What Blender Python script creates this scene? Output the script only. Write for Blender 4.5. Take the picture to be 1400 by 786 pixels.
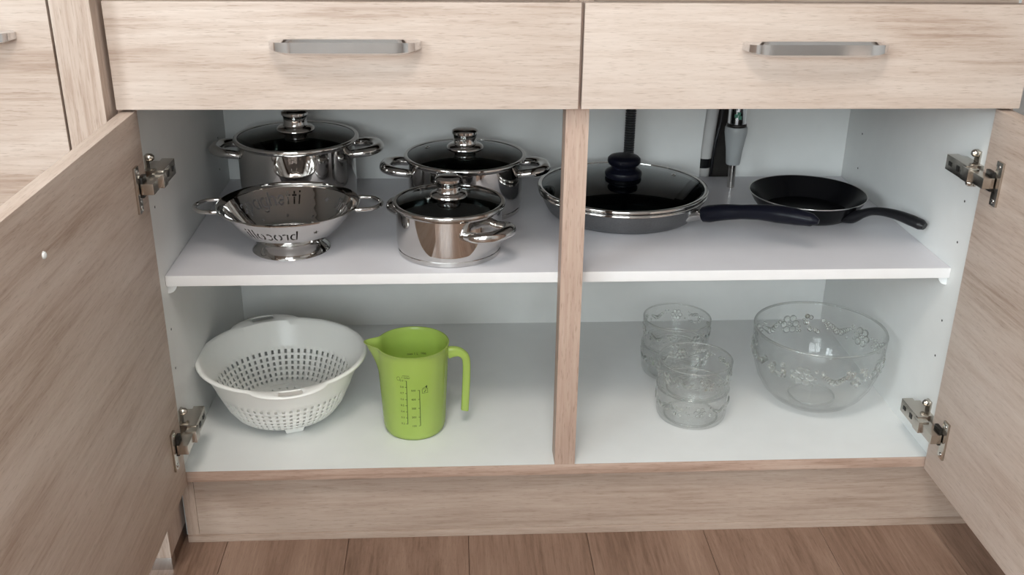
import bpy, bmesh, math, random
from mathutils import Vector, Matrix
random.seed(7)
PI = math.pi
for o in list(bpy.data.objects): bpy.data.objects.remove(o)
SC = bpy.context.scene
COL = SC.collection

# ------------------------------------------------------------------ camera
Z0 = 0.1453                      # top of the cabinet's bottom panel
cam_d = bpy.data.cameras.new('camera'); cam = bpy.data.objects.new('camera', cam_d); COL.objects.link(cam)
yaw, pit, rol = 0.0598, -0.4049, 0.0124
fwd = Vector((math.sin(yaw)*math.cos(pit), math.cos(yaw)*math.cos(pit), math.sin(pit)))
rt = Vector((math.cos(yaw), -math.sin(yaw), 0)); up = rt.cross(fwd)
r2 = rt*math.cos(rol) + up*math.sin(rol); u2 = -rt*math.sin(rol) + up*math.cos(rol)
M = Matrix((r2, u2, -fwd)).transposed().to_4x4()
M.translation = Vector((-0.1625, -1.3338, 0.8722 + Z0))
cam.matrix_world = M
cam_d.sensor_fit = 'HORIZONTAL'; cam_d.sensor_width = 36; cam_d.lens = 1389.7/1400*36
cam_d.clip_start = 0.01
SC.camera = cam
SC.cycles.transparent_max_bounces = 40; SC.cycles.transmission_bounces = 14; SC.cycles.max_bounces = 14

# ------------------------------------------------------------------ world, daylight, exposure
wd = bpy.data.worlds.new('sky'); SC.world = wd; wd.use_nodes = True
wd.node_tree.nodes['Background'].inputs[0].default_value = (0.75, 0.87, 1.0, 1)
wd.node_tree.nodes['Background'].inputs[1].default_value = 1.0
ROOM = dict(x0=-2.1, x1=2.1, y0=-3.6, y1=0.62, z1=2.5)
WIN = dict(x0=-1.6, x1=0.2, z0=0.95, z1=2.2)       # window in the wall facing the cabinet
WIN2 = dict(y0=-3.0, y1=-1.5, z0=1.05, z1=2.2)      # window in the left wall
ld = bpy.data.lights.new('window_daylight', 'AREA'); ld.shape = 'RECTANGLE'
ld.size = WIN['x1']-WIN['x0']; ld.size_y = WIN['z1']-WIN['z0']
ld.energy = 78; ld.color = (0.93, 0.975, 1.0)
lo = bpy.data.objects.new('window_daylight', ld); COL.objects.link(lo)
lo.location = ((WIN['x0']+WIN['x1'])/2, ROOM['y0']-0.16, (WIN['z0']+WIN['z1'])/2)
lo.rotation_euler = (PI/2, 0, 0)          # shines along +y into the room
l2 = bpy.data.lights.new('side_window_daylight', 'AREA'); l2.shape = 'RECTANGLE'
l2.size = WIN2['z1']-WIN2['z0']; l2.size_y = WIN2['y1']-WIN2['y0']; l2.energy = 85; l2.color = (0.88, 0.95, 1.0)
lo2_ = bpy.data.objects.new('side_window_daylight', l2); COL.objects.link(lo2_)
lo2_.location = (ROOM['x0']-0.16, (WIN2['y0']+WIN2['y1'])/2, (WIN2['z0']+WIN2['z1'])/2); lo2_.rotation_euler = (0, -PI/2, 0)   # shines along +x
LAMP_STRENGTH = 20.0
vs = SC.view_settings
SC.display_settings.display_device = 'sRGB'
vs.view_transform = 'Standard'; vs.look = 'None'; vs.gamma = 1; vs.use_curve_mapping = False
vs.exposure = 0.17

# ------------------------------------------------------------------ materials
def newmat(name):
    m = bpy.data.materials.new(name); m.use_nodes = True
    nt = m.node_tree; b = nt.nodes['Principled BSDF']
    return m, nt, b
def N(nt, t, **kw):
    n = nt.nodes.new(t)
    for k, v in kw.items():
        if k.startswith('i_'):
            n.inputs[k[2:].replace('_', ' ')].default_value = v
        else: setattr(n, k, v)
    return n
def ramp(nt, stops):
    r = nt.nodes.new('ShaderNodeValToRGB'); e = r.color_ramp.elements
    while len(e) < len(stops): e.new(0.5)
    for x, (p, c) in zip(e, stops): x.position = p; x.color = (*c, 1)
    return r
def plain(name, col, rough=0.4, metal=0.0, var=0.04, nscale=25.0, bump=0.0, **kw):
    m, nt, b = newmat(name)
    tc = N(nt, 'ShaderNodeTexCoord'); no = N(nt, 'ShaderNodeTexNoise'); no.inputs['Scale'].default_value = nscale; no.inputs['Detail'].default_value = 4
    nt.links.new(tc.outputs['Object'], no.inputs['Vector'])
    lo_ = [max(0, c*(1-var)) for c in col]; hi = [min(1, c*(1+var)) for c in col]
    r = ramp(nt, [(0.3, lo_), (0.7, hi)]); nt.links.new(no.outputs['Fac'], r.inputs['Fac'])
    nt.links.new(r.outputs['Color'], b.inputs['Base Color'])
    b.inputs['Roughness'].default_value = rough; b.inputs['Metallic'].default_value = metal
    if bump:
        bp = N(nt, 'ShaderNodeBump'); bp.inputs['Strength'].default_value = bump; bp.inputs['Distance'].default_value = 0.0005
        nt.links.new(no.outputs['Fac'], bp.inputs['Height']); nt.links.new(bp.outputs['Normal'], b.inputs['Normal'])
    for k, v in kw.items(): b.inputs[k.replace('_', ' ')].default_value = v
    return m
def wood(name, axis, dark, mid, light, gloss=0.5, fine=1.0, seed=0.0, tone=1.0):
    """pale oak decor: grain runs along the given axis (object space)"""
    m, nt, b = newmat(name); L = nt.links.new
    tc = N(nt, 'ShaderNodeTexCoord'); oi = N(nt, 'ShaderNodeObjectInfo')
    off = N(nt, 'ShaderNodeVectorMath', operation='SCALE'); cx = N(nt, 'ShaderNodeCombineXYZ')
    for i in range(3): L(oi.outputs['Random'], cx.inputs[i])
    L(cx.outputs[0], off.inputs[0]); off.inputs['Scale'].default_value = 37.0 + seed
    add = N(nt, 'ShaderNodeVectorMath', operation='ADD'); L(tc.outputs['Object'], add.inputs[0]); L(off.outputs[0], add.inputs[1])
    def mapped(along, across):
        mp = N(nt, 'ShaderNodeMapping'); s = [across]*3; s['xyz'.index(axis)] = along
        mp.inputs['Scale'].default_value = s; L(add.outputs[0], mp.inputs['Vector']); return mp
    # broad cathedral bands
    n1 = N(nt, 'ShaderNodeTexNoise'); n1.inputs['Scale'].default_value = 1; n1.inputs['Detail'].default_value = 3; n1.inputs['Distortion'].default_value = 0.6
    L(mapped(2.0, 16).outputs[0], n1.inputs['Vector'])
    # growth streaks
    n2 = N(nt, 'ShaderNodeTexNoise'); n2.inputs['Scale'].default_value = 1; n2.inputs['Detail'].default_value = 6; n2.inputs['Roughness'].default_value = 0.65; n2.inputs['Distortion'].default_value = 0.3
    L(mapped(9, 170).outputs[0], n2.inputs['Vector'])
    # fine pores
    n3 = N(nt, 'ShaderNodeTexNoise'); n3.inputs['Scale'].default_value = 1; n3.inputs['Detail'].default_value = 3
    L(mapped(55, 900*fine).outputs[0], n3.inputs['Vector'])
    m1 = N(nt, 'ShaderNodeMath', operation='MULTIPLY_ADD'); L(n1.outputs['Fac'], m1.inputs[0]); m1.inputs[1].default_value = 0.55
    m2 = N(nt, 'ShaderNodeMath', operation='MULTIPLY'); L(n2.outputs['Fac'], m2.inputs[0]); m2.inputs[1].default_value = 0.45; L(m2.outputs[0], m1.inputs[2])
    r = ramp(nt, [(0.34, dark), (0.47, mid), (0.62, light)]); L(m1.outputs[0], r.inputs['Fac'])
    pr = ramp(nt, [(0.30, (0.60, 0.55, 0.50)), (0.43, (1, 1, 1))]); L(n3.outputs['Fac'], pr.inputs['Fac'])
    mx = N(nt, 'ShaderNodeMix', data_type='RGBA', blend_type='MULTIPLY'); mx.inputs[0].default_value = 0.55
    L(r.outputs['Color'], mx.inputs[6]); L(pr.outputs['Color'], mx.inputs[7]); L(mx.outputs[2], b.inputs['Base Color'])
    b.inputs['Roughness'].default_value = gloss
    bp = N(nt, 'ShaderNodeBump'); bp.inputs['Strength'].default_value = 0.25; bp.inputs['Distance'].default_value = 0.0006
    L(n2.outputs['Fac'], bp.inputs['Height']); L(bp.outputs['Normal'], b.inputs['Normal'])
    return m
OD, OM, OL = (0.375, 0.27, 0.21), (0.515, 0.41, 0.345), (0.60, 0.502, 0.438)
W = {a: wood('pale_oak_'+a, a, OD, OM, OL) for a in 'xyz'}
WE = {a: wood('oak_edge_'+a, a, (0.29, 0.185, 0.135), (0.45, 0.315, 0.25), (0.54, 0.41, 0.335), fine=0.6) for a in 'xz'}
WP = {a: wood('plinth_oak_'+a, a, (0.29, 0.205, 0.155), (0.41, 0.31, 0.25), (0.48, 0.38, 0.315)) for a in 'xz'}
FLOORW = wood('laminate_plank', 'y', (0.13, 0.072, 0.046), (0.225, 0.137, 0.097), (0.30, 0.195, 0.142), gloss=0.38)
WHITE = plain('white_melamine', (0.745, 0.755, 0.745), 0.42, var=0.015)
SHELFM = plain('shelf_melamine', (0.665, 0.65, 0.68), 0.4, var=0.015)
EDGEW = plain('white_edge_band', (0.82, 0.81, 0.81), 0.4, var=0.015)
WALLM = plain('wall_paint', (0.55, 0.53, 0.51), 0.8, bump=0.2)
CEILM = plain('ceiling_paint', (0.86, 0.86, 0.85), 0.9)
STEEL = plain('polished_steel', (0.60, 0.585, 0.57), 0.06, 1.0, var=0.03)
STEELB = plain('brushed_steel', (0.62, 0.60, 0.58), 0.2, 1.0, var=0.06)
CHROME = plain('chrome', (0.80, 0.80, 0.81), 0.13, 1.0, var=0.03)
NICKEL = plain('nickel_hinge', (0.52, 0.48, 0.43), 0.22, 1.0, var=0.08)
DARKM = plain('dark_metal', (0.03, 0.028, 0.026), 0.35, 0.6)
BLACKP = plain('black_plastic', (0.007, 0.007, 0.009), 0.36, var=0.1, Specular_IOR_Level=0.35)
NAVYP = plain('navy_plastic', (0.004, 0.0045, 0.010), 0.36, var=0.1, Specular_IOR_Level=0.2)
NONSTICK = plain('nonstick_coating', (0.004, 0.004, 0.005), 0.25, var=0.1, Specular_IOR_Level=0.2)
PANGREY = plain('grey_pan_enamel', (0.16, 0.16, 0.165), 0.3, 0.6, var=0.08, nscale=300)
CORRM = plain('dark_corrugated_plastic', (0.022, 0.023, 0.025), 0.4)
GREYP = plain('grey_plastic', (0.36, 0.38, 0.39), 0.45)
CONDM = plain('pale_grey_conduit', (0.62, 0.61, 0.60), 0.4)
WHITEP = plain('white_plastic', (0.90, 0.90, 0.865), 0.32, var=0.01, Subsurface_Weight=0.0)
PEGP = plain('clear_white_peg', (0.88, 0.9, 0.9), 0.25)
CAVITY_SHADE = plain('cavity_shadow_dark', (0.05, 0.045, 0.042), 0.9, var=0.2)  # near-black colour stands in for shadow behind the back panel
HOLE = plain('dark_hole', (0.03, 0.03, 0.03), 0.8)
BROWNB = plain('brown_base_strip', (0.10, 0.055, 0.035), 0.5)
INK = plain('black_print', (0.02, 0.05, 0.012), 0.5)
STONE = plain('worktop_laminate', (0.16, 0.13, 0.11), 0.35, var=0.3, nscale=120)
def thin_glass(name, tint=(0.97, 0.985, 0.98), ior=1.45, refr=0.0, bump=None):
    m = bpy.data.materials.new(name); m.use_nodes = True; nt = m.node_tree; nt.nodes.clear(); L = nt.links.new
    out = N(nt, 'ShaderNodeOutputMaterial'); tr = N(nt, 'ShaderNodeBsdfTransparent'); tr.inputs[0].default_value = (*tint, 1)
    gl = N(nt, 'ShaderNodeBsdfGlossy'); gl.inputs['Roughness'].default_value = 0.02
    fr = N(nt, 'ShaderNodeFresnel'); ge = N(nt, 'ShaderNodeNewGeometry')
    mi = N(nt, 'ShaderNodeMix', data_type='FLOAT'); L(ge.outputs['Backfacing'], mi.inputs[0]); mi.inputs[2].default_value = ior; mi.inputs[3].default_value = 1/ior
    L(mi.outputs[0], fr.inputs['IOR'])
    mx = N(nt, 'ShaderNodeMixShader'); L(fr.outputs[0], mx.inputs[0]); L(tr.outputs[0], mx.inputs[1]); L(gl.outputs[0], mx.inputs[2])
    tc = N(nt, 'ShaderNodeTexCoord'); no = N(nt, 'ShaderNodeTexNoise'); no.inputs['Scale'].default_value = 40; L(tc.outputs['Object'], no.inputs['Vector'])
    bp = N(nt, 'ShaderNodeBump'); bp.inputs['Strength'].default_value = 0.05; bp.inputs['Distance'].default_value = 0.0005
    L(no.outputs['Fac'], bp.inputs['Height']); L(bp.outputs['Normal'], gl.inputs['Normal'])
    last = mx
    if refr:
        g = N(nt, 'ShaderNodeBsdfGlass'); g.inputs['IOR'].default_value = ior; g.inputs['Roughness'].default_value = 0.0; g.inputs['Color'].default_value = (*tint, 1)
        m2 = N(nt, 'ShaderNodeMixShader'); m2.inputs[0].default_value = refr; L(mx.outputs[0], m2.inputs[1]); L(g.outputs[0], m2.inputs[2]); last = m2
    L(last.outputs[0], out.inputs[0]); return m
LIDGLASS = thin_glass('lid_glass', (0.46, 0.51, 0.52), 1.52)
PANE = thin_glass('window_pane_glass')
BOWLGLASS = thin_glass('pressed_glass', (0.995, 0.998, 0.996), 1.45, refr=0.05)
RELIEFGLASS = thin_glass('relief_glass', (0.99, 0.995, 0.99), 1.5, refr=0.65)
def green_plastic():
    m = bpy.data.materials.new('green_translucent_plastic'); m.use_nodes = True; nt = m.node_tree; nt.nodes.clear(); L = nt.links.new
    out = N(nt, 'ShaderNodeOutputMaterial')
    tc = N(nt, 'ShaderNodeTexCoord'); no = N(nt, 'ShaderNodeTexNoise'); no.inputs['Scale'].default_value = 12; L(tc.outputs['Object'], no.inputs['Vector'])
    r = ramp(nt, [(0.3, (0.72, 0.92, 0.24)), (0.7, (0.76, 0.95, 0.28))]); L(no.outputs['Fac'], r.inputs['Fac'])
    d = N(nt, 'ShaderNodeBsdfDiffuse'); t = N(nt, 'ShaderNodeBsdfTranslucent'); L(r.outputs[0], d.inputs[0]); L(r.outputs[0], t.inputs[0])
    a = N(nt, 'ShaderNodeMixShader'); a.inputs[0].default_value = 0.55; L(d.outputs[0], a.inputs[1]); L(t.outputs[0], a.inputs[2])
    tr = N(nt, 'ShaderNodeBsdfTransparent'); tr.inputs[0].default_value = (0.93, 0.99, 0.66, 1)
    b = N(nt, 'ShaderNodeMixShader'); b.inputs[0].default_value = 0.22; L(a.outputs[0], b.inputs[1]); L(tr.outputs[0], b.inputs[2])
    gl = N(nt, 'ShaderNodeBsdfGlossy'); gl.inputs['Roughness'].default_value = 0.22
    fr = N(nt, 'ShaderNodeFresnel'); fr.inputs['IOR'].default_value = 1.4
    c = N(nt, 'ShaderNodeMixShader'); L(fr.outputs[0], c.inputs[0]); L(b.outputs[0], c.inputs[1]); L(gl.outputs[0], c.inputs[2])
    L(c.outputs[0], out.inputs[0]); return m
GREEN = green_plastic()
def emis(name, col, s):
    m, nt, b = newmat(name); b.inputs['Emission Color'].default_value = (*col, 1); b.inputs['Emission Strength'].default_value = s
    b.inputs['Base Color'].default_value = (0.9, 0.9, 0.9, 1); return m
LAMPM = emis('lamp_diffuser', (1.0, 0.93, 0.85), LAMP_STRENGTH)

# ------------------------------------------------------------------ helpers
def link(name, me, mat, parent=None, loc=(0, 0, 0), rot=(0, 0, 0)):
    o = bpy.data.objects.new(name, me); COL.objects.link(o)
    if mat is not None and not me.materials: me.materials.append(mat)
    o.location = loc; o.rotation_euler = rot
    if parent: o.parent = parent
    return o
def tomesh(bm, name, smooth=None):
    me = bpy.data.meshes.new(name); bmesh.ops.recalc_face_normals(bm, faces=bm.faces); bm.to_mesh(me); bm.free()
    if smooth is not None:
        for p in me.polygons: p.use_smooth = True
        me.set_sharp_from_angle(angle=math.radians(smooth))
    return me
def thing(name, label, cat, loc=(0, 0, 0), rotz=0, group=None):
    o = bpy.data.objects.new(name, None); COL.objects.link(o); o.empty_display_size = 0.05
    o.location = loc; o.rotation_euler = (0, 0, rotz); o['label'] = label; o['category'] = cat
    if group: o['group'] = group
    return o
def struct(o): o['kind'] = 'structure'; return o
def add_box(bm, x0, x1, y0, y1, z0, z1):
    v = [bm.verts.new((x, y, z)) for z in (z0, z1) for y in (y0, y1) for x in (x0, x1)]
    for f in ((0, 2, 3, 1), (4, 5, 7, 6), (0, 1, 5, 4), (2, 6, 7, 3), (0, 4, 6, 2), (1, 3, 7, 5)): bm.faces.new([v[i] for i in f])
def box(name, x0, x1, y0, y1, z0, z1, mat, parent=None, bev=0.001, seg=2):
    """a board with softened edges, its own origin at its middle"""
    c = ((x0+x1)/2, (y0+y1)/2, (z0+z1)/2); bm = bmesh.new()
    hx, hy, hz = (x1-x0)/2, (y1-y0)/2, (z1-z0)/2
    add_box(bm, -hx, hx, -hy, hy, -hz, hz)
    if bev:
        bmesh.ops.bevel(bm, geom=list(bm.edges), offset=min(bev, hx*.8, hy*.8, hz*.8), segments=seg, profile=0.7, affect='EDGES')
    return link(name, tomesh(bm, name, 35), mat, parent, c)
def lathe_bm(prof, seg=64, closed=False, a0=0.0, warp=None):
    """prof: list of (r, z); closed joins last ring to first"""
    bm = bmesh.new(); rings = []
    for r, z in prof:
        if r < 1e-6: rings.append([bm.verts.new((0, 0, z))])
        else: rings.append([bm.verts.new((r*math.cos(a0+2*PI*i/seg), r*math.sin(a0+2*PI*i/seg), z)) for i in range(seg)])
    pairs = list(zip(rings, rings[1:])) + ([(rings[-1], rings[0])] if closed else [])
    for A, B in pairs:
        for i in range(seg):
            j = (i+1) % seg
            if len(A) == 1 and len(B) == 1: continue
            if len(A) == 1: bm.faces.new((A[0], B[j], B[i]))
            elif len(B) == 1: bm.faces.new((A[i], A[j], B[0]))
            else: bm.faces.new((A[i], A[j], B[j], B[i]))
    return bm
def lathe(name, prof, mat, parent=None, loc=(0, 0, 0), rot=(0, 0, 0), seg=64, closed=False, smooth=35):
    return link(name, tomesh(lathe_bm(prof, seg, closed), name, smooth), mat, parent, loc, rot)
def sweep_bm(path, sect, upv=(0, 0, 1), scales=None, bm=None, cap=True):
    """sect: list of (a,b): a along side vector, b along up vector"""
    bm = bm or bmesh.new(); path = [Vector(p) for p in path]; rings = []; n = len(path); upv = Vector(upv)
    for i, p in enumerate(path):
        t = (path[min(i+1, n-1)] - path[max(i-1, 0)]).normalized()
        s = t.cross(upv)
        if s.length < 1e-5: s = t.cross(Vector((1, 0, 0)))
        s.normalize(); u = s.cross(t).normalized()
        k = scales[i] if scales else (1, 1)
        if not isinstance(k, tuple): k = (k, k)
        rings.append([bm.verts.new(p + s*a*k[0] + u*b*k[1]) for a, b in sect])
    m = len(sect)
    for A, B in zip(rings, rings[1:]):
        for i in range(m): bm.faces.new((A[i], A[(i+1) % m], B[(i+1) % m], B[i]))
    if cap: bm.faces.new(rings[0][::-1]); bm.faces.new(rings[-1])
    return bm
def circ(r, n=12, ry=None): return [(r*math.cos(2*PI*i/n), (ry or r)*math.sin(2*PI*i/n)) for i in range(n)]
def smoothpath(pts, per=8):
    """Catmull-Rom through the points"""
    P = [Vector(p) for p in pts]; P = [P[0]*2-P[1]] + P + [P[-1]*2-P[-2]]; out = []
    for i in range(1, len(P)-2):
        for k in range(per):
            t = k/per; a, b, c, d = P[i-1:i+3]
            out.append(0.5*((2*b)+(c-a)*t+(2*a-5*b+4*c-d)*t*t+(3*b-a-3*c+d)*t**3))
    out.append(P[-2]); return out
def interp(xs, ys, x):
    if x <= xs[0]: return ys[0]
    for a, b, c, d in zip(xs, xs[1:], ys, ys[1:]):
        if x <= b: return c+(d-c)*(x-a)/(b-a)
    return ys[-1]
def text_mesh(s, size):
    cu = bpy.data.curves.new('t', 'FONT'); cu.body = s; cu.size = size; cu.align_x = 'CENTER'; cu.align_y = 'CENTER'; cu.resolution_u = 2
    o = bpy.data.objects.new('t', cu); COL.objects.link(o); dg = bpy.context.evaluated_depsgraph_get()
    me = bpy.data.meshes.new_from_object(o.evaluated_get(dg)); bpy.data.objects.remove(o); bpy.data.curves.remove(cu); return me

# ------------------------------------------------------------------ the room
R = ROOM
fl = struct(box('floor', R['x0'], R['x1'], R['y0'], R['y1'], -0.05, -0.009, BROWNB, bev=0))
PW, PL = 0.192, 1.285
bmp = bmesh.new(); add_box(bmp, -PW/2+.0003, PW/2-.0003, -PL/2+.0003, PL/2-.0003, -0.009, 0)
bmesh.ops.bevel(bmp, geom=[e for e in bmp.edges if all(v.co.z > -0.001 for v in e.verts)], offset=0.0006, segments=1, affect='EDGES')
pme = tomesh(bmp, 'plank'); pme.materials.append(FLOORW)
k = 0; x = 0.045 - PW*0.5 - PW*10
while x - PW/2 < R['x1']:
    y = R['y0'] - PL*((k*0.37) % 1.0)
    while y < R['y1']:
        a, b = max(y, R['y0']), min(y+PL, R['y1']); xa, xb = max(x-PW/2, R['x0']), min(x+PW/2, R['x1'])
        if b-a > 0.03 and xb-xa > 0.02:
            o = bpy.data.objects.new('plank', pme); COL.objects.link(o)
            o.location = ((xa+xb)/2, (a+b)/2, 0); o.scale = ((xb-xa)/PW, (b-a)/PL, 1)
            o.parent = fl; o.matrix_parent_inverse = Matrix.Translation(-Vector(fl.location))
        y += PL
    x += PW; k += 1
T = 0.1
struct(box('wall_back', R['x0']-T, R['x1']+T, R['y1'], R['y1']+T, -0.05, R['z1'], WALLM, bev=0))
bm = bmesh.new()
add_box(bm, R['x0']-T, R['x0'], R['y0'], WIN2['y0'], -.05, R['z1']); add_box(bm, R['x0']-T, R['x0'], WIN2['y1'], R['y1'], -.05, R['z1'])
add_box(bm, R['x0']-T, R['x0'], WIN2['y0'], WIN2['y1'], -.05, WIN2['z0']); add_box(bm, R['x0']-T, R['x0'], WIN2['y0'], WIN2['y1'], WIN2['z1'], R['z1'])
struct(link('wall_left', tomesh(bm, 'wall_left'), WALLM))
struct(box('wall_right', R['x1'], R['x1']+T, R['y0'], R['y1'], -0.05, R['z1'], WALLM, bev=0))
struct(box('ceiling', R['x0']-T, R['x1']+T, R['y0']-T, R['y1']+T, R['z1'], R['z1']+T, CEILM, bev=0))
bm = bmesh.new()
add_box(bm, R['x0']-T, WIN['x0'], R['y0']-T, R['y0'], -.05, R['z1']); add_box(bm, WIN['x1'], R['x1']+T, R['y0']-T, R['y0'], -.05, R['z1'])
add_box(bm, WIN['x0'], WIN['x1'], R['y0']-T, R['y0'], -.05, WIN['z0']); add_box(bm, WIN['x0'], WIN['x1'], R['y0']-T, R['y0'], WIN['z1'], R['z1'])
struct(link('wall_front', tomesh(bm, 'wall_front'), WALLM))
FRM = plain('white_window_frame', (0.85, 0.85, 0.85), 0.35)
wn = bpy.data.objects.new('window_1', None); COL.objects.link(wn); struct(wn)
wy = R['y0']-0.06
for nm, a in (('frame_side', (WIN['x0'], WIN['x0']+.06, WIN['z0'], WIN['z1'])), ('frame_side', (WIN['x1']-.06, WIN['x1'], WIN['z0'], WIN['z1'])),
              ('frame_rail', (WIN['x0']+.06, WIN['x1']-.06, WIN['z0'], WIN['z0']+.06)), ('frame_rail', (WIN['x0']+.06, WIN['x1']-.06, WIN['z1']-.06, WIN['z1'])),
              ('mullion', (-0.84, -0.76, WIN['z0']+.06, WIN['z1']-.06))):
    box(nm, a[0], a[1], wy-.03, wy+.03, a[2], a[3], FRM, wn, 0.003)
for a, b in ((WIN['x0']+.06, -0.84), (-0.76, WIN['x1']-.06)):
    box('pane', a, b, wy-.003, wy+.003, WIN['z0']+.06, WIN['z1']-.06, PANE, wn, 0)
wn = bpy.data.objects.new('window_2', None); COL.objects.link(wn); struct(wn); wx = R['x0']-.06
for nm, a in (('frame_side', (WIN2['y0'], WIN2['y0']+.06, WIN2['z0'], WIN2['z1'])), ('frame_side', (WIN2['y1']-.06, WIN2['y1'], WIN2['z0'], WIN2['z1'])),
              ('frame_rail', (WIN2['y0']+.06, WIN2['y1']-.06, WIN2['z0'], WIN2['z0']+.06)), ('frame_rail', (WIN2['y0']+.06, WIN2['y1']-.06, WIN2['z1']-.06, WIN2['z1'])),
              ('mullion', (-2.29, -2.21, WIN2['z0']+.06, WIN2['z1']-.06))):
    box(nm, wx-.03, wx+.03, a[0], a[1], a[2], a[3], FRM, wn, 0.003)
for a, b in ((WIN2['y0']+.06, -2.29), (-2.21, WIN2['y1']-.06)):
    box('pane', wx-.003, wx+.003, a, b, WIN2['z0']+.06, WIN2['z1']-.06, PANE, wn, 0)
cl = thing('ceiling_lamp', 'flat square white ceiling lamp above the kitchen floor', 'lamp', (-0.25, -1.25, R['z1']))
box('lamp_housing', -.3, .3, -.3, .3, -.05, 0, FRM, cl, 0.004)
box('lamp_diffuser', -.28, .28, -.28, .28, -.058, -.05, LAMPM, cl, 0.002)

# ------------------------------------------------------------------ base cabinet
SH = Z0 + 0.3043                     # shelf top
ZD, ZDT = 0.7070, 0.8430             # drawer fronts
DB = 0.5168                          # inner face of back panel
cab = thing('kitchen_base_cabinet', 'pale oak base cabinet with two open doors, white interior and two drawers', 'cabinet')
XI, XO = 0.582, 0.600
box('side_panel', -XO, -XI, 0.0, DB, Z0-0.018, 0.862, WHITE, cab)
box('side_foot', -XO, -XI, 0.0415, DB, 0.0, Z0-0.018, WHITE, cab)
box('side_foot', XI, XO, 0.0415, DB, 0.0, Z0-0.018, WHITE, cab)
box('side_panel', XI, XO, 0.0, DB, Z0-0.018, 0.862, WHITE, cab)
bp_ = box('bottom_panel', -XI, XI, 0.0012, DB, Z0-0.018, Z0, WHITE, cab, 0.0006)
eb = box('edge_band', -XI, XI, 0.0, 0.0012, Z0-0.018, Z0, WE['x'], cab, 0.0004)
eb.parent = bp_; eb.matrix_parent_inverse = Matrix.Translation(-Vector(bp_.location))
# front edge bands of the side panels
for s in (-1, 1):
    x0, x1 = sorted((s*XI, s*XO)); box('edge_band', x0, x1, -0.0012, 0.0, Z0-0.018, 0.862, WE['z'], cab, 0.0004)
# back panel with the rough pipe cut-out (notch open to the top)
lv = [(0.4485, .3045, .3705), (0.50, .3042, .3735), (0.545, .3060, .3800), (0.585, .3085, .3862), (0.70, .3105, .388)]
bm = bmesh.new()
def slab(q):
    f_ = [bm.verts.new((x_, DB, z_)) for x_, z_ in q]; g_ = [bm.verts.new((x_, DB+.003, z_)) for x_, z_ in q]
    bm.faces.new(f_); bm.faces.new(g_[::-1])
    for i in range(4): bm.faces.new((f_[i], g_[i], g_[(i+1) % 4], f_[(i+1) % 4]))
slab([(-XI, .10), (XI, .10), (XI, .4485), (-XI, .4485)])
for (za, la, ra), (zb_, lb, rb) in zip(lv, lv[1:]):
    slab([(-XI, za), (la, za), (lb, zb_), (-XI, zb_)]); slab([(ra, za), (XI, za), (XI, zb_), (rb, zb_)])
link('back_panel', tomesh(bm, 'back_panel'), WHITE, cab)
# sheet behind the cut-out, shadow of the wall gap painted in as near-black
box('cavity_shade_sheet', -XI, XI, DB+0.07, DB+0.075, 0.10, 0.86, CAVITY_SHADE, cab, 0)
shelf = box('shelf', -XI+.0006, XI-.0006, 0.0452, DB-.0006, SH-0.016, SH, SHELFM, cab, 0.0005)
e2 = box('edge_band', -XI+.0006, XI-.0006, 0.044, 0.0452, SH-0.016, SH, EDGEW, cab, 0.0004)
e2.parent = shelf; e2.matrix_parent_inverse = Matrix.Translation(-Vector(shelf.location))
bm = bmesh.new()                     # peg: quarter-round cup under the shelf
prof = [(0, 0)] + [(0.014*math.cos(a*PI/2/6), -0.014*math.sin(a*PI/2/6)) for a in range(7)]
f0 = [bm.verts.new((x, -0.005, z)) for x, z in prof]; f1 = [bm.verts.new((x, 0.005, z)) for x, z in prof]
bm.faces.new(f0); bm.faces.new(f1[::-1])
for i in range(len(prof)): j = (i+1) % len(prof); bm.faces.new((f0[i], f1[i], f1[j], f0[j]))
pegm = tomesh(bm, 'shelf_peg', 30)
for s in (-1, 1):
    for y in (0.056, 0.44): link('shelf_peg', pegm, PEGP, cab, (s*XI, y, SH-0.016), (0, 0, 0 if s < 0 else PI))
hm = tomesh(lathe_bm([(0, -.001), (0.0016, -.001), (0.0019, 0.0002), (0.0015, 0.0003), (0, 0.0003)], 10), 'pin_hole', 30)
for s, y, z in ((-1, .455, .545), (-1, .445, .490), (-1, .0426, .3658), (-1, .0388, .3035), (-1, .0426, .5551), (1, .446, .551), (1, .443, .487), (1, .0421, .4919), (1, .0442, .5551), (1, .0421, .3636), (1, .0421, .3035)):
    link('pin_hole', hm, HOLE, cab, (s*XI, y, z), (0, -s*PI/2, 0))
xm = 0.0025
box('center_post', xm-.0157, xm+.0157, 0.0, 0.040, Z0, 0.862, WE['z'], cab, 0.0008)
box('top_rail', -XI, xm-.016, 0.006, 0.024, 0.842, 0.862, WE['x'], cab, 0.0006)
box('top_rail', xm+.016, XI, 0.006, 0.024, 0.842, 0.862, WE['x'], cab, 0.0006)
# plinth
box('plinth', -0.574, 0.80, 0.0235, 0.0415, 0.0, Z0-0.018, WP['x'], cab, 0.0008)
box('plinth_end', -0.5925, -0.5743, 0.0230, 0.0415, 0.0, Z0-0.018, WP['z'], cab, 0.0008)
box('plinth_seal', -0.5925, 0.80, 0.0205, 0.0232, 0.0, 0.013, WP['x'], cab, 0.001)
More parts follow.
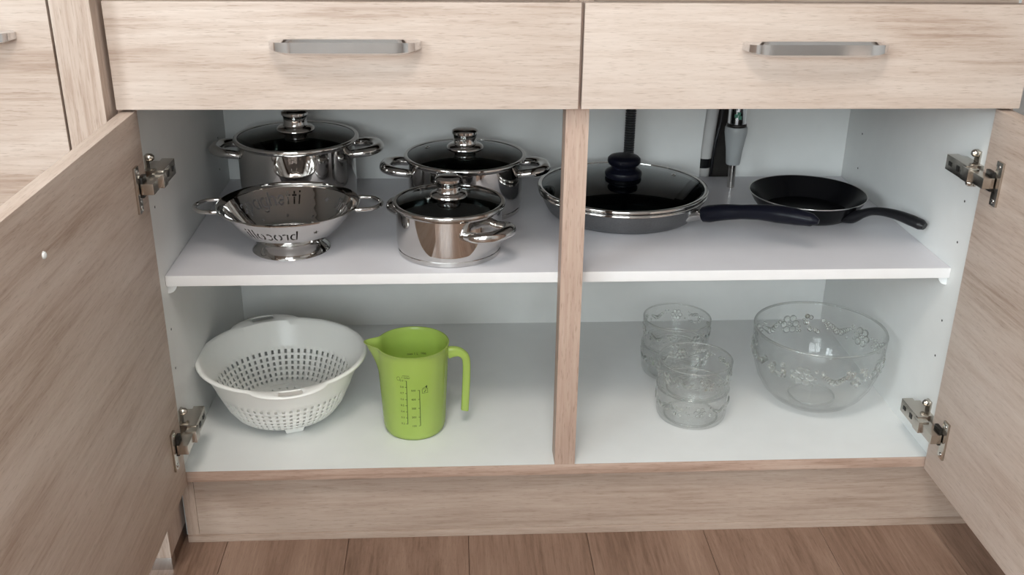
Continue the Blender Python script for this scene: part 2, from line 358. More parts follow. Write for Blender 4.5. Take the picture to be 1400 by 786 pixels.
# drawers
def bow_handle(parent, half=0.092, out=0.026, loc=(0, 0, 0)):
    h = half
    E_ = 0.030; half_p = [(-h+E_*(1-math.cos(t)), -0.0005-out*math.sin(t), 0) for t in [PI/2*i/12 for i in range(13)]]
    path = [Vector(p) for p in half_p + [(-p[0], p[1], 0) for p in half_p[::-1]]]
    sect = [(0.004, -0.0066), (0.004, 0.0066), (-0.001, 0.0100), (-0.003, 0.0100), (-0.003, -0.0100), (-0.001, -0.0100)]
    sc = []
    for p in path:
        d = min(1, (h-abs(p.x))/E_); k = 0.62+0.38*math.sin(d*PI/2); sc.append((1.0, k))
    bm = sweep_bm(path, sect, (0, 0, 1), sc)
    bmesh.ops.bevel(bm, geom=[e for e in bm.edges if e.calc_face_angle(0) > 0.5], offset=0.0005, segments=2, affect='EDGES')
    return link('handle', tomesh(bm, 'handle', 30), CHROME, parent, loc)
for x0, x1, hx, hz in ((-0.5955, xm-.0022, -0.299, 0.7913), (xm+.0022, 0.5985, 0.307, 0.7897)):
    d = box('drawer_front', x0, x1, -0.019, -0.001, ZD, ZDT, W['x'], cab, 0.0012)
    c = Vector(d.location)
    def sub(o): o.parent = d; o.matrix_parent_inverse = Matrix.Translation(-c); return o
    h = bow_handle(None, loc=(hx, -0.019, hz)); sub(h)
    xa, xb = (x0+.03, x1-.035) if x0 < 0 else (x0+.035, x1-.03)
    sub(box('drawer_bottom', xa, xb, 0.045, 0.40, ZD+.012, ZD+.02, WHITE, None, 0.0005))
    for a, b in ((xa, xa+.012), (xb-.012, xb)): sub(box('drawer_side', a, b, 0.045, 0.40, ZD+.02, ZD+.11, WHITE, None, 0.0005))
    sub(box('drawer_back', xa+.012, xb-.012, 0.388, 0.40, ZD+.02, ZD+.10, WHITE, None, 0.0005))
# doors stand open at a right angle
DI, DT = 0.5745, 0.0188
doors = {}
for s in (-1, 1):
    x0, x1 = sorted((s*DI, s*(DI+DT)))
    d = box('door', x0, x1, -0.600, -0.0035, 0.127, 0.7035, W['y'], cab, 0.0012)
    doors[s] = d
    c = Vector(d.location)
    b = lathe('door_bumper', [(0, .0028), (.0022, .0026), (.0038, .0015), (.0042, 0)], PEGP, None, (s*DI, -0.3617, 0.641), (0, -s*PI/2, 0), 16)
    b.parent = d; b.matrix_parent_inverse = Matrix.Translation(-c)
# hinges: local x points away from the side wall into the cabinet, y goes deeper
def hinge(s, z, y_shift=0.0):
    h = bpy.data.objects.new('hinge', None); COL.objects.link(h); h.parent = cab; h.location = (s*XI, y_shift, z); h.empty_display_size = 0.02
    def bb(name, x0, x1, y0, y1, za, zb, mat=NICKEL, bev=0.0008):
        a, b = sorted((-s*x0, -s*x1)); return box(name, a, b, y0, y1, za, zb, mat, h, bev)
    dx = XI-DI                       # door face sits this far in from the wall
    bb('door_flange', dx, dx+.0035, -0.056, -0.040, -0.031, 0.031)
    bb('hinge_cup', dx-.0, dx+.006, -0.040, -0.020, -0.014, 0.014, DARKM, 0.002)
    bb('link_arm', dx+.005, dx+.021, -0.046, -0.004, -0.0075, 0.0075)
    bb('link_arm', dx+.009, dx+.025, -0.010, 0.010, -0.0095, 0.0095)
    bb('hinge_arm', .012, .029, 0.004, 0.064, -0.011, 0.011)
    bb('arm_slot', .0288, .0297, 0.022, 0.031, -0.004, 0.004, DARKM, 0.0003)
    bb('arm_slot', .0288, .0297, 0.046, 0.055, -0.003, 0.003, DARKM, 0.0003)
    bb('mounting_plate', 0, .012, 0.010, 0.060, -0.0085, 0.0085, NICKEL)
    bb('mounting_wing', 0, .003, 0.022, 0.036, -0.026, 0.026, NICKEL)
    for zz in (-0.022, 0.022):
        lathe('screw', [(0, .0085), (.003, .0085), (.0052, .006), (.0058, .002), (.0058, 0)], NICKEL, h, (-s*.003, 0.029, zz), (0, -s*PI/2, 0), 16)
    for zz in (-0.024, 0.024):
        lathe('screw', [(0, .0012), (.002, .0014), (.0032, .0006), (.0034, 0)], STEEL, h, (-s*(dx+.0035), -0.048, zz), (0, -s*PI/2, 0), 14)
for s, zs_ in ((-1, (.6085, .213)), (1, (.610, .205))):
    for z in zs_: hinge(s, z)

# ------------------------------------------------------------------ worktop and neighbour unit
wt = box('worktop', -0.594, 1.35, -0.022, R['y1']-.002, 0.862, 0.90, STONE, None, 0.003)
wt['label'] = 'dark laminate worktop lying over the two drawers'; wt['category'] = 'worktop'
tc_ = thing('tall_cabinet', 'tall pale oak cabinet with a narrow front post, standing beside the base cabinet', 'cabinet', (-0.90, 0.0, 0))
def tb(name, x0, x1, y0, y1, z0, z1, mat, bev=0.001): return box(name, x0+.90, x1+.90, y0, y1, z0, z1, mat, tc_, bev)
tb('front_post', -0.6490, -0.6005, -0.046, -0.028, 0.022, 2.1, W['z'])
tb('side_panel', -0.6145, -0.6008, -0.028, 0.58, 0.022, 2.1, W['z'])
tb('side_panel', -1.25, -1.232, -0.026, 0.58, 0.022, 2.1, W['z'])
tb('top_panel', -1.232, -0.6145, -0.026, 0.58, 2.082, 2.1, W['x'])
tb('back_panel', -1.232, -0.6145, 0.575, 0.58, 0.022, 2.082, WHITE)
td = tb('cabinet_front', -1.25, -0.6520, -0.046, -0.028, 0.10, 2.1, W['x'], 0.0012)
h = bow_handle(None, loc=(-0.789, -0.046, 0.8060)); h.parent = td; h.matrix_parent_inverse = Matrix.Translation(-(Vector(td.location)+Vector(tc_.location)))
tb('plinth', -1.25, -0.6520, -0.025, -0.007, 0.0, 0.098, W['x'])
tb('metal_base_strip', -0.6490, -0.6005, -0.046, -0.028, 0.0, 0.022, STEELB)
tb('base_strip', -0.6145, -0.6008, -0.028, 0.58, 0.0, 0.022, BROWNB)

# ------------------------------------------------------------------ plumbing behind the pans
prof = []
z = 0.0
L_ = 0.862 - SH
while z < L_ - 0.004:
    prof += [(0.0078, z), (0.0098, z+.001), (0.0098, z+.0028), (0.0078, z+.0038)]; z += 0.0046
hs = lathe('corrugated_hose', [(0, 0)] + prof + [(0.0078, L_), (0, L_)], CORRM, None, (0.1605, 0.486, SH), seg=20, smooth=50)
hs['label'] = 'black corrugated drain hose rising behind the lidded pan'; hs['category'] = 'hose'
pp = thing('drain_pipe', 'chrome and grey plastic pipe standing on the shelf by the wall cut-out', 'pipe', (0.349, 0.452, SH))
lathe('lower_tube', [(0, 0), (.0068, 0), (.0068, .05), (0, .05)], STEELB, pp, seg=24)
lathe('cone_adapter', [(0, .044), (.0120, .044), (.0128, .046), (.0150, .070), (.0190, .096), (.0203, .104), (.0203, .112), (.0188, .115), (0, .115)], GREYP, pp, seg=32)
lathe('seal_ring', [(0, .115), (.0172, .115), (.0182, .1165), (.0182, .1185), (.0172, .120), (0, .120)], DARKM, pp, seg=32)
lathe('upper_tube', [(0, .120), (.0160, .120), (.0166, .122), (.0166, .41), (0, .41)], CHROME, pp, seg=32)
for zz, ang, w_ in ((.137, 250, .004), (.141, 262, .003), (.134, 270, .003)):
    a = math.radians(ang); box('sticker', -w_, w_, -.0004, .0004, -.003, .003, plain('green_sticker', (.05, .2, .14), .5), pp, 0).location = (.0168*math.cos(a), .0168*math.sin(a), zz)
gp = thing('wall_conduit', 'slanted grey conduit with a black clamp seen through the wall cut-out', 'conduit', (0.331, DB+.033, SH))
link('conduit', tomesh(sweep_bm([(-.017, 0, -.05), (-.012, 0, .06), (.002, 0, .25)], circ(.0165, 20), (0, 1, 0)), 'conduit', 40), CONDM, gp)
link('clamp', tomesh(sweep_bm([(-.0165, 0, .012), (-.0155, 0, .030)], circ(.0185, 20), (0, 1, 0)), 'clamp', 40), BLACKP, gp)
link('cable', tomesh(sweep_bm(smoothpath([(-.002, -.016, -.04), (.002, -.018, .05), (.012, -.016, .12), (.016, -.012, .25)], 5), circ(.003, 8), (0, 1, 0)), 'cable', 40), BLACKP, gp)

# ------------------------------------------------------------------ steel pots
def pot_handle(parent, ang, r_at, z, reach, wid=0.034, th=0.0078):
    """wide looped tube handle lying nearly flat"""
    pts = [(r_at-.001, -wid, z-.004), (r_at+.010, -wid*1.02, z-.002), (r_at+reach*.62, -wid*.95, z), (r_at+reach*.93, -wid*.55, z+.001), (r_at+reach, 0, z+.001),
           (r_at+reach*.93, wid*.55, z+.001), (r_at+reach*.62, wid*.95, z), (r_at+.010, wid*1.02, z-.002), (r_at-.001, wid, z-.004)]
    path = smoothpath(pts, 6); n = len(path)
    sc = [0.85+0.25*math.sin(PI*i/(n-1)) for i in range(n)]
    bm = sweep_bm(path, circ(th*1.25, 14, th), (0, 0, 1), sc)
    o = link('handle', tomesh(bm, 'handle', 50), STEEL, parent, (0, 0, 0), (0, 0, math.radians(ang)))
    for s in (-1, 1):                # weld pads
        a = math.atan2(s*wid, r_at)
        lathe('weld_pad', [(0, .002), (.009, .002), (.011, 0), (.011, -.003), (0, -.003)], STEEL, o, (r_at*math.cos(0)-.0015, s*wid, z-.004), (0, PI/2, a), 18)
    return o
def pot(name, label, loc, R, H, handles, hz, reach, group):
    t = thing(name, label, 'pot', loc, 0, group)
    w = 0.0014
    lathe('body', [(0, .0012), (R*.86, .0012), (R*.90, 0), (R*.955, 0), (R*.975, .0015), (R*.98, .0075), (R*.972, .0085), (R*.985, .0105), (R, .018), (R, H-.004), (R+.003, H-.001), (R+.0045, H), (R+.0035, H+.0008), (R-w, H-.003), (R-w, .012), (R*.94, .007), (0, .007)], STEEL, t, seg=96, smooth=30)
    for a in handles: pot_handle(t, a, math.sqrt((R-.001)**2-.034**2), hz, reach)
    return t
def steel_knob(parent, z, k=1.0):
    kb = lathe('knob', [(0, z+.0285*k), (.013*k, z+.0285*k), (.0175*k, z+.0275*k), (.0203*k, z+.0255*k), (.0205*k, z+.022*k), (.0190*k, z+.0205*k), (.0182*k, z+.018*k), (.0180*k, z+.008*k), (.0190*k, z+.0055*k), (.0178*k, z+.004*k), (0, z+.004*k)], STEEL, parent, seg=48, smooth=28)
    lathe('knob_collar', [(0, z+.0055*k), (.0185*k, z+.0055*k), (.026*k, z+.0035*k), (.0285*k, z+.0012*k), (.0290*k, z-.001*k), (.026*k, z-.002*k), (0, z-.002*k)], STEEL, kb, seg=48)
    return kb
def pot_lid(label, loc, R, dome, knob, kk=1.0, group=None, vent=None, name='pot_lid', navy=False):
    """glass lid; loc is the underside of its steel rim"""
    t = thing(name, label, 'lid', loc, 0, group)
    lathe('lid_rim', [(R-.007, .0006), (R-.006, -.0001), (R-.002, -.0001), (R, .0015), (R, .004), (R-.0012, .0056), (R-.003, .0060), (R-.0065, .0052), (R-.007, .003)], STEEL, t, seg=96, closed=True, smooth=50)
    g = []; n = 14
    for i in range(n+1):
        a = i/n; r = (R-.006)*a; g.append((r, .0042+dome*(1-a**2.1)))
    inner = [(r, z-.003) for r, z in g]
    lathe('glass_dome', [(1e-9, g[0][1])] + g[1:] + inner[:0:-1] + [(0, inner[0][1])], LIDGLASS, t, seg=72, smooth=40)
    zt = .0042+dome
    if navy:
        kb = lathe('knob', [(0, zt+.036), (.016, zt+.036), (.024, zt+.0345), (.0275, zt+.031), (.0282, zt+.026), (.026, zt+.0215), (.0215, zt+.018), (.0212, zt+.015), (.026, zt+.0125), (.0305, zt+.009), (.0318, zt+.0045), (.030, zt-.001), (0, zt-.001)], NAVYP, t, seg=48)
    else: steel_knob(t, zt, kk)
    # bolt under the glass
    lathe('inner_screw', [(0, zt-.012), (.006, zt-.012), (.007, zt-.009), (.012, zt-.0065), (.012, zt-.0035), (0, zt-.0035)], STEELB, t, seg=24)
    if vent:
        a, rr = vent; zz = .0042+dome*(1-(rr/(R-.006))**2.1)
        lathe('steam_vent', [(.0022, -.004), (.0022, .001), (.0036, .0012), (.0044, .0004), (.0044, -.004)], STEEL, t, (rr*math.cos(a), rr*math.sin(a), zz), seg=18, closed=True)
    return t
GP, GL = 'stainless steel pots on the shelf', 'glass lids of the steel pots'
pot('cooking_pot', 'tall stainless steel stockpot in the shelf corner behind the steel colander', (-.4308, .372, SH), .0985, .1150, (2, 180), .100, .045, GP)
pot_lid('glass lid with steel knob on the tall stockpot', (-.4308, .372, SH+.1158), .1049, .014, 1, 1.1, GL, (math.radians(120), .055))
pot('cooking_pot', 'medium stainless steel pot with loop handles behind the smallest pot', (-.1446, .3463, SH), .0975, .0890, (-2, 178), .073, .045, GP)
pot_lid('glass lid with steel knob on the medium pot', (-.1446, .3463, SH+.0898), .1042, .014, 1, 1.08, GL, (math.radians(165), .066))
pot('cooking_pot', 'smallest stainless steel pot, at the shelf front beside the centre post', (-.1719, .1419, SH), .0808, .0740, (-48, 132), .053, .040, GP)
pot_lid('glass lid with steel knob and steam vent on the smallest pot', (-.1719, .1419, SH+.0748), .0862, .011, 1, 1.0, GL, (math.radians(205), .034))

# ------------------------------------------------------------------ steel footed colander with cut-out words
ct = thing('steel_colander', 'footed stainless steel colander with cut-out words and wire handles', 'colander', (-.4164, .1588, SH))
prof_o = [(.036, .0175), (.052, .0190), (.062, .0235), (.074, .034), (.086, .048), (.0945, .060), (.0985, .0665)]
def col_r(z): return interp([q[1] for q in prof_o], [q[0] for q in prof_o], z)
th = .0012
dense = []
for (r0, z0), (r1, z1) in zip(prof_o, prof_o[1:]):
    for q in range(3): dense.append((r0+(r1-r0)*q/3, z0+(z1-z0)*q/3))
dense.append(prof_o[-1])
outer = [(1e-9, .0175)] + dense + [(.1045, .0690), (.1078, .0705), (.1083, .0722), (.1070, .0732), (.1035, .0722)]
inn = [(.0970, .0685)] + [(r-th, z+th*.6) for r, z in dense[::-1]] + [(0, .0188)]
bmb = lathe_bm([(0, .0175)] + outer[1:] + inn, 96)
bowl_me = tomesh(bmb, 'bowl', 30)
def arc(cx, cy, rx, ry, a0, a1, n=7): return [(cx+rx*math.cos(math.radians(a0+(a1-a0)*i/n)), cy+ry*math.sin(math.radians(a0+(a1-a0)*i/n))) for i in range(n+1)]
# stencil strokes, x-height 1
GLY = {
 's': (.75, [arc(.38, .75, .30, .24, 40, 215, 6), arc(.36, .25, .30, .24, 220, 395, 6)]),
 'p': (.95, [[(.10, -.45), (.10, 1.0)], arc(.42, .5, .36, .48, -115, 115)]),
 'a': (.95, [arc(.44, .5, .36, .48, 65, 295), [(.84, .0), (.84, 1.0)]]),
 'g': (.95, [arc(.44, .5, .36, .48, 65, 295), [(.84, 1.0), (.84, -.25)], arc(.46, -.2, .36, .28, 200, 310, 4)]),
 'h': (.92, [[(.10, 0), (.10, 1.5)], arc(.46, .6, .34, .40, 125, 20, 5) + [(.80, 0)]]),
 'e': (.92, [arc(.46, .5, .36, .48, 20, 165, 6), arc(.46, .5, .36, .48, 195, 325, 5), [(.30, .5), (.80, .5)]]),
 't': (.62, [[(.28, .0), (.28, .80)], [(.28, 1.08), (.28, 1.4)], [(.02, .95), (.55, .95)]]),
 'i': (.38, [[(.15, 0), (.15, 1.0)], [(.15, 1.25), (.15, 1.45)]]),
 'b': (.95, [[(.10, 0), (.10, 1.5)], arc(.46, .5, .36, .48, -115, 115)]),
 'r': (.62, [[(.10, 0), (.10, 1.0)], arc(.46, .62, .26, .36, 120, 45, 4)]),
 'o': (.98, [arc(.46, .5, .40, .48, 110, 250), arc(.52, .5, .40, .48, -70, 70)]),
 'c': (.85, [arc(.46, .5, .36, .48, 50, 170, 5), arc(.46, .5, .36, .48, 190, 310, 5)]),
 'l': (.34, [[(.14, 0), (.14, 1.5)]]),
 'n': (.92, [[(.10, 0), (.10, 1.0)], arc(.46, .6, .34, .40, 125, 20, 5) + [(.80, 0)]]),
 'u': (.92, [[(.10, 1.0), (.10, .35)] + arc(.44, .35, .34, .35, 180, 300, 5), [(.84, 0), (.84, 1.0)]]),
}
cut = bmesh.new()
def cutter(quads):                   # strips of polygons in (angle, z), sharing corners
    A_, B_ = {}, {}
    cnt = {}
    for q in quads:
        for i in range(len(q)): e = frozenset((q[i], q[(i+1) % len(q)])); cnt[e] = cnt.get(e, 0)+1
        for t, z in q:
            if (t, z) not in A_:
                A_[(t, z)] = cut.verts.new(((col_r(z)-.012)*math.cos(t), (col_r(z)-.012)*math.sin(t), z+.006))
                B_[(t, z)] = cut.verts.new(((col_r(z)+.012)*math.cos(t), (col_r(z)+.012)*math.sin(t), z-.006))
    for q in quads:
        cut.faces.new([A_[p] for p in q][::-1]); cut.faces.new([B_[p] for p in q])
        for i in range(len(q)):
            p0, p1 = q[i], q[(i+1) % len(q)]
            if cnt[frozenset((p0, p1))] == 1: cut.faces.new((A_[p0], A_[p1], B_[p1], B_[p0]))
RM = .087
def stroke(pts, x0, s, zb, w):
    P = [Vector((p[0]*s+x0, p[1]*s)) for p in pts]; Lf, Rt = [], []
    for i, p in enumerate(P):
        t = (P[min(i+1, len(P)-1)]-P[max(i-1, 0)]).normalized(); nn = Vector((-t.y, t.x))
        Lf.append(p+nn*w/2); Rt.append(p-nn*w/2)
    return [[(q.x, zb+q.y) for q in (Lf[i], Rt[i], Rt[i+1], Lf[i+1])] for i in range(len(P)-1)]
def word(txt, phi0, s, zb, w=.0024):
    x = 0.0
    for ch in txt:
        adv, st = GLY[ch]
        for q in st: cutter([[(math.radians(phi0)-px/RM, z) for px, z in qd] for qd in stroke(q, x, s, zb, w)])
        x += (adv+.16)*s
    return x
def star(phi, zc, r):
    p = [(math.radians(phi)+(r if i % 2 == 0 else r*.42)*math.sin(i*PI/5)/RM, zc+.8*(r if i % 2 == 0 else r*.42)*math.cos(i*PI/5)) for i in range(10)]
    c = (math.radians(phi), zc)
    cutter([[c, p[i-1], p[i], p[(i+1) % 10]] for i in range(0, 10, 2)])
word('spaghetti', 156, .0128, .0425)
star(56, .052, .0052)
word('linguine', 40, .0108, .0440)
star(-56, .050, .0048)
word('brocolli', -74, .0122, .0400)
star(-162, .050, .0045); star(-178, .044, .004)
for a in range(-150, 200, 36): star(a, .0285, .0034)
cm = tomesh(cut, 'cutter'); bo = bpy.data.objects.new('tmp_bowl', bowl_me); co = bpy.data.objects.new('tmp_cut', cm); COL.objects.link(bo); COL.objects.link(co)
md = bo.modifiers.new('cut', 'BOOLEAN'); md.operation = 'DIFFERENCE'; md.solver = 'EXACT'; md.use_self = True; md.object = co
dg = bpy.context.evaluated_depsgraph_get(); res = bpy.data.meshes.new_from_object(bo.evaluated_get(dg))
bpy.data.objects.remove(bo); bpy.data.objects.remove(co)
for p in res.polygons: p.use_smooth = True
res.set_sharp_from_angle(angle=math.radians(30)); res.name = 'bowl'
link('bowl', res, STEEL, ct)
lathe('foot', [(.0425, .0185), (.0440, .0175), (.0445, .0145), (.0480, .0115), (.0545, .0060), (.0590, .0020), (.0600, .0006), (.0595, 0), (.0580, .0004), (.0530, .0050), (.0465, .0105), (.0430, .0140), (.0420, .0165)], STEEL, ct, seg=72, closed=True, smooth=50)
for a in (2, 182):
    pts = [(.103, -.030, .0690), (.112, -.0305, .0690), (.128, -.026, .0690), (.138, -.012, .0690), (.1405, 0, .0690), (.138, .012, .0690), (.128, .026, .0690), (.112, .0305, .0690), (.103, .030, .0690)]
    link('handle', tomesh(sweep_bm(smoothpath(pts, 5), circ(.0034, 12)), 'handle', 60), STEEL, ct, (0, 0, 0), (0, 0, math.radians(a)))

# ------------------------------------------------------------------ lidded saute pan
PH = .0405
sp = thing('saute_pan', 'wide grey pan with a lid and black handle behind the centre post', 'pan', (.124, .320, SH))
lathe('pan_body', [(0, .001), (.112, .001), (.1165, 0), (.1215, .0015), (.128, .008), (.1345, .020), (.1395, PH-.006), (.1402, PH-.004), (.1365, PH-.004), (.1340, PH-.006), (.130, .021), (.1245, .009), (.119, .005), (0, .005)], PANGREY, sp, seg=96)
lathe('inner_coating', [(0, .0056), (.1188, .0056), (.1240, .0095), (.1295, .0215), (.1333, PH-.005), (.1337, PH-.0055), (.1298, .0211), (.1243, .0091), (.119, .0053), (0, .0053)], NONSTICK, sp, seg=72)
lathe('steel_rim', [(.1345, PH-.0065), (.1415, PH-.0065), (.1440, PH-.0045), (.1440, PH-.0022), (.1415, PH), (.1345, PH)], STEEL, sp, seg=96, closed=True, smooth=50)
d = math.radians(-40)
hh = bpy.data.objects.new('handle', None); COL.objects.link(hh); hh.parent = sp; hh.rotation_euler = (0, 0, d); hh.empty_display_size = .02
link('ferrule', tomesh(sweep_bm(smoothpath([(.129, 0, .0185), (.137, 0, .0215), (.147, 0, .0245), (.158, 0, .0275)], 3), circ(.0115, 20, .0100), (0, 0, 1), [(1.25, 1.15), (1.1, 1.0), (1, 1), (.98, .98), (.96, .96), (.95, .95), (.95, .95), (.95, .95), (.95, .95), (.95, .95)]), 'ferrule', 50), STEEL, hh)
xs = [.155, .165, .19, .22, .25, .28, .31, .335, .346]; zs = [.0270, .0302, .0380, .0450, .0510, .0545, .0565, .0568, .0562]
ws = [1.0, 1.12, 1.05, .92, .98, 1.12, 1.05, .8, .3]
path = [(x_, 0, z_) for x_, z_ in zip(xs, zs)]; sp_ = smoothpath(path, 4)
sc = [interp(xs, ws, p.x) for p in sp_]
link('grip', tomesh(sweep_bm(sp_, circ(.0130, 20, .0125), (0, 0, 1), sc), 'grip', 50), NAVYP, hh)
pot_lid('wide glass lid with navy plastic knob on the grey pan', (.124, .320, SH+PH+.0012), .1452, .017, 1, 1, None, (math.radians(18), .098), navy=True)

# ------------------------------------------------------------------ frying pan
fp = thing('frying_pan', 'small black frying pan without a lid, its handle near the white side wall', 'pan', (.443, .306, SH))
lathe('pan_body', [(0, .0), (.070, .0), (.0735, .0012), (.080, .008), (.090, .021), (.0975, .034), (.0990, .0360), (.0984, .0366), (.0968, .0352), (.0885, .0225), (.0785, .010), (.073, .0045), (0, .0035)], NONSTICK, fp, seg=96, smooth=40)
lathe('bare_rim', [(.0986, .0352), (.0993, .0360), (.0990, .0369), (.0980, .0369), (.0976, .0364)], STEELB, fp, seg=96, closed=True, smooth=60)
hh = bpy.data.objects.new('handle', None); COL.objects.link(hh); hh.parent = fp; hh.rotation_euler = (0, 0, math.radians(-54)); hh.empty_display_size = .02
xs = [.078, .092, .108, .124, .145, .17, .195, .212, .2185]; zs = [.0125, .0165, .0265, .0350, .0400, .0415, .0395, .0370, .0358]; ws = [1.25, 1.3, .95, .82, .85, .95, 1.08, 1.05, .7]
sp_ = smoothpath([(x_, 0, z_) for x_, z_ in zip(xs, zs)], 4)
link('grip', tomesh(sweep_bm(sp_, circ(.0104, 18, .0080), (0, 0, 1), [interp(xs, ws, p.x) for p in sp_]), 'grip', 50), BLACKP, hh)
link('hang_hole', tomesh(sweep_bm([(.192, 0, .0478), (.196, 0, .0476), (.203, 0, .0467), (.207, 0, .0460)], circ(.0032, 12, .0008), (0, 0, 1), [.5, 1, 1, .5]), 'hang_hole', 50), DARKM, hh)

# ------------------------------------------------------------------ white plastic colander
wc = thing('plastic_colander', 'white plastic colander with square holes and slotted rim tabs', 'colander', (-.4495, .1800, Z0), math.radians(0))
SEG = 120
side = [(.0740, .0100), (.0790, .0110)]          # (r, z) rings; holes between chosen rings
rows = [(interp([.0145, .03, .0625], [.0850, .0960, .1105], z_), z_) for z_ in (.0145, .0185, .0215, .0262, .0294, .0345, .0376, .0430, .0464, .0522, .0560, .0625)]
top = [(.1130, .0700), (.1175, .0800), (.1220, .0900), (.1260, .1000), (.1300, .1085)]
flange = [(.1320, .1104), (.1345, .1106), (.1362, .1100), (.1378, .1080)]
base = [(.012, .0100), (.022, .0100), (.032, .0100), (.036, .0100), (.046, .0100), (.050, .0100), (.060, .0100), (.064, .0100)]
rings = base + side + rows + top + flange
nb, ns = len(base), len(side)
hole_rows = {2, 4, 6} | {nb+ns+i for i in range(0, 12, 2)}
slot_row = {len(rings)-4, len(rings)-3}
TABS = (math.radians(-77), math.radians(112))
def tabw(a):
    return max(max(0.0, math.cos(min(PI/2, abs((a-t+PI) % (2*PI)-PI)*3.6)))**0.6 for t in TABS)
bm = bmesh.new(); RG = []
for k_, (r, z) in enumerate(rings):
    ring = []
    for i in range(SEG):
        a = 2*PI*(i+(.1 if i % 2 == 0 else -.1))/SEG; rr, zz = r, z
        if k_ >= len(rings)-4:
            f = (k_-(len(rings)-5))/4; rr += tabw(a)*.020*f; zz += tabw(a)*.0015*f - .0*f
        ring.append(bm.verts.new((rr*math.cos(a), rr*math.sin(a), zz)))
    RG.append(ring)
bm.faces.new(RG[0][::-1])
for k_, (A, B) in enumerate(zip(RG, RG[1:])):
    for i in range(SEG):
        j = (i+1) % SEG; am = 2*PI*(i+.5)/SEG
        if k_ in hole_rows and i % 2 == 0 and not (k_ < nb and i % (6 if k_ == 2 else 4)): continue
        if k_ in slot_row and any(abs((am-t+PI) % (2*PI)-PI) < math.radians(7) for t in TABS): continue
        bm.faces.new((A[i], A[j], B[j], B[i]))
me = tomesh(bm, 'colander_bowl', 40); ob = link('colander_bowl', me, WHITEP, wc)
so = ob.modifiers.new('thick', 'SOLIDIFY'); so.thickness = .0019; so.offset = 0
for a in (-72, 18, 108, 198):
    bm = bmesh.new(); q = []
    for z, ri, ro, w_ in ((0, .0700, .0735, .0135), (.012, .0730, .0775, .0170)):
        q.append([bm.verts.new((x_, y_, z)) for x_, y_ in ((ri, -w_), (ro, -w_), (ro, w_), (ri, w_))])
    bm.faces.new(q[0][::-1]); bm.faces.new(q[1])
    for i in range(4): bm.faces.new((q[0][i], q[0][(i+1) % 4], q[1][(i+1) % 4], q[1][i]))
    bmesh.ops.bevel(bm, geom=list(bm.edges), offset=.0008, segments=2, affect='EDGES')
    link('foot', tomesh(bm, 'foot', 40), WHITEP, wc, (0, 0, 0), (0, 0, math.radians(a)))

# ------------------------------------------------------------------ green measuring jug
jg = thing('measuring_jug', 'translucent lime green measuring jug with printed scales', 'jug', (-.2328, .1241, Z0))
JH = .153
def jr(z): return interp([0, .004, .012, .153], [.0455, .0485, .0505, .0578], z)
bm = bmesh.new(); SEGJ = 96; RG = []
def spout(a, z):
    d_ = abs((a-PI+PI) % (2*PI)-PI); f = max(0, 1-d_/.42); g = max(0, (z-.105)/.048)
    return .0185*(f*f*(3-2*f))*g**1.5, .002*(f*f*(3-2*f))*g
zl = [0, .0006, .004, .012] + [.012+(JH-.012)*i/16 for i in range(1, 17)]
prf = [(jr(z), z) for z in zl]; prf[0] = (.044, 0)
prf += [(jr(JH)+.0006, JH+.0008), (jr(JH)-.0012, JH+.0010)]
prf += [(jr(z)-.0022, max(z, .003)) for z in zl[:2:-1]] + [(.045, .0026)]
for r, z in prf:
    ring = []
    for i in range(SEGJ):
        a = 2*PI*i/SEGJ; ds, dz = spout(a, z); ring.append(bm.verts.new(((r+ds)*math.cos(a), (r+ds)*math.sin(a), z+dz)))
    RG.append(ring)
for A, B in zip(RG, RG[1:]):
    for i in range(SEGJ): j = (i+1) % SEGJ; bm.faces.new((A[i], A[j], B[j], B[i]))
bm.faces.new(RG[0][::-1]); bm.faces.new(RG[-1])
link('jug_body', tomesh(bm, 'jug_body', 45), GREEN, jg)
pts = [(.0560, 0, .1345), (.0655, 0, .1360), (.0752, 0, .1345), (.0835, 0, .1270), (.0858, 0, .1130), (.0852, 0, .0850), (.0838, 0, .0550), (.0826, 0, .0330), (.0822, 0, .0290)]
sp_ = smoothpath(pts, 6); n = len(sp_)
link('handle', tomesh(sweep_bm(sp_, [(a, b) for a, b in circ(1, 16)] and [(.0075*math.copysign(abs(math.cos(t))**.6, math.cos(t)), .0056*math.copysign(abs(math.sin(t))**.6, math.sin(t))) for t in [2*PI*i/16 for i in range(16)]], (0, 1, 0), [(1.35-.5*min(1, i/(n*.3)), 1.25-.2*min(1, i/(n*.3))) if i < n-2 else (.6, .6) for i in range(n)]), 'handle', 50), GREEN, jg)
prb = bmesh.new()
def wrap(me_or_pts, phi, zc, inside=False):
    """lay flat shapes (x right, y up) on the jug wall"""
    off = .00025
    for poly in me_or_pts:
        vs_ = []
        for x_, y_ in poly:
            z_ = zc+y_; r_ = (jr(z_)-.0022-off) if inside else jr(z_)+off; a = math.radians(phi) + (-1 if inside else 1)*x_/jr(z_)
            vs_.append(prb.verts.new((r_*math.cos(a), r_*math.sin(a), z_)))
        prb.faces.new(vs_)
def txt(s, size, phi, dx, zc, inside=False):
    m_ = text_mesh(s, size); wrap([[(m_.vertices[i].co.x+dx, m_.vertices[i].co.y) for i in p.vertices] for p in m_.polygons], phi, zc, inside); bpy.data.meshes.remove(m_)
def rect(x0, x1, y0, y1): return [(x0, y0), (x1, y0), (x1, y1), (x0, y1)]
def hbar(phi, x0, x1, zc, t_=.0007): wrap([rect(x0, x1, -t_/2, t_/2)], phi, zc)
PHI = -90
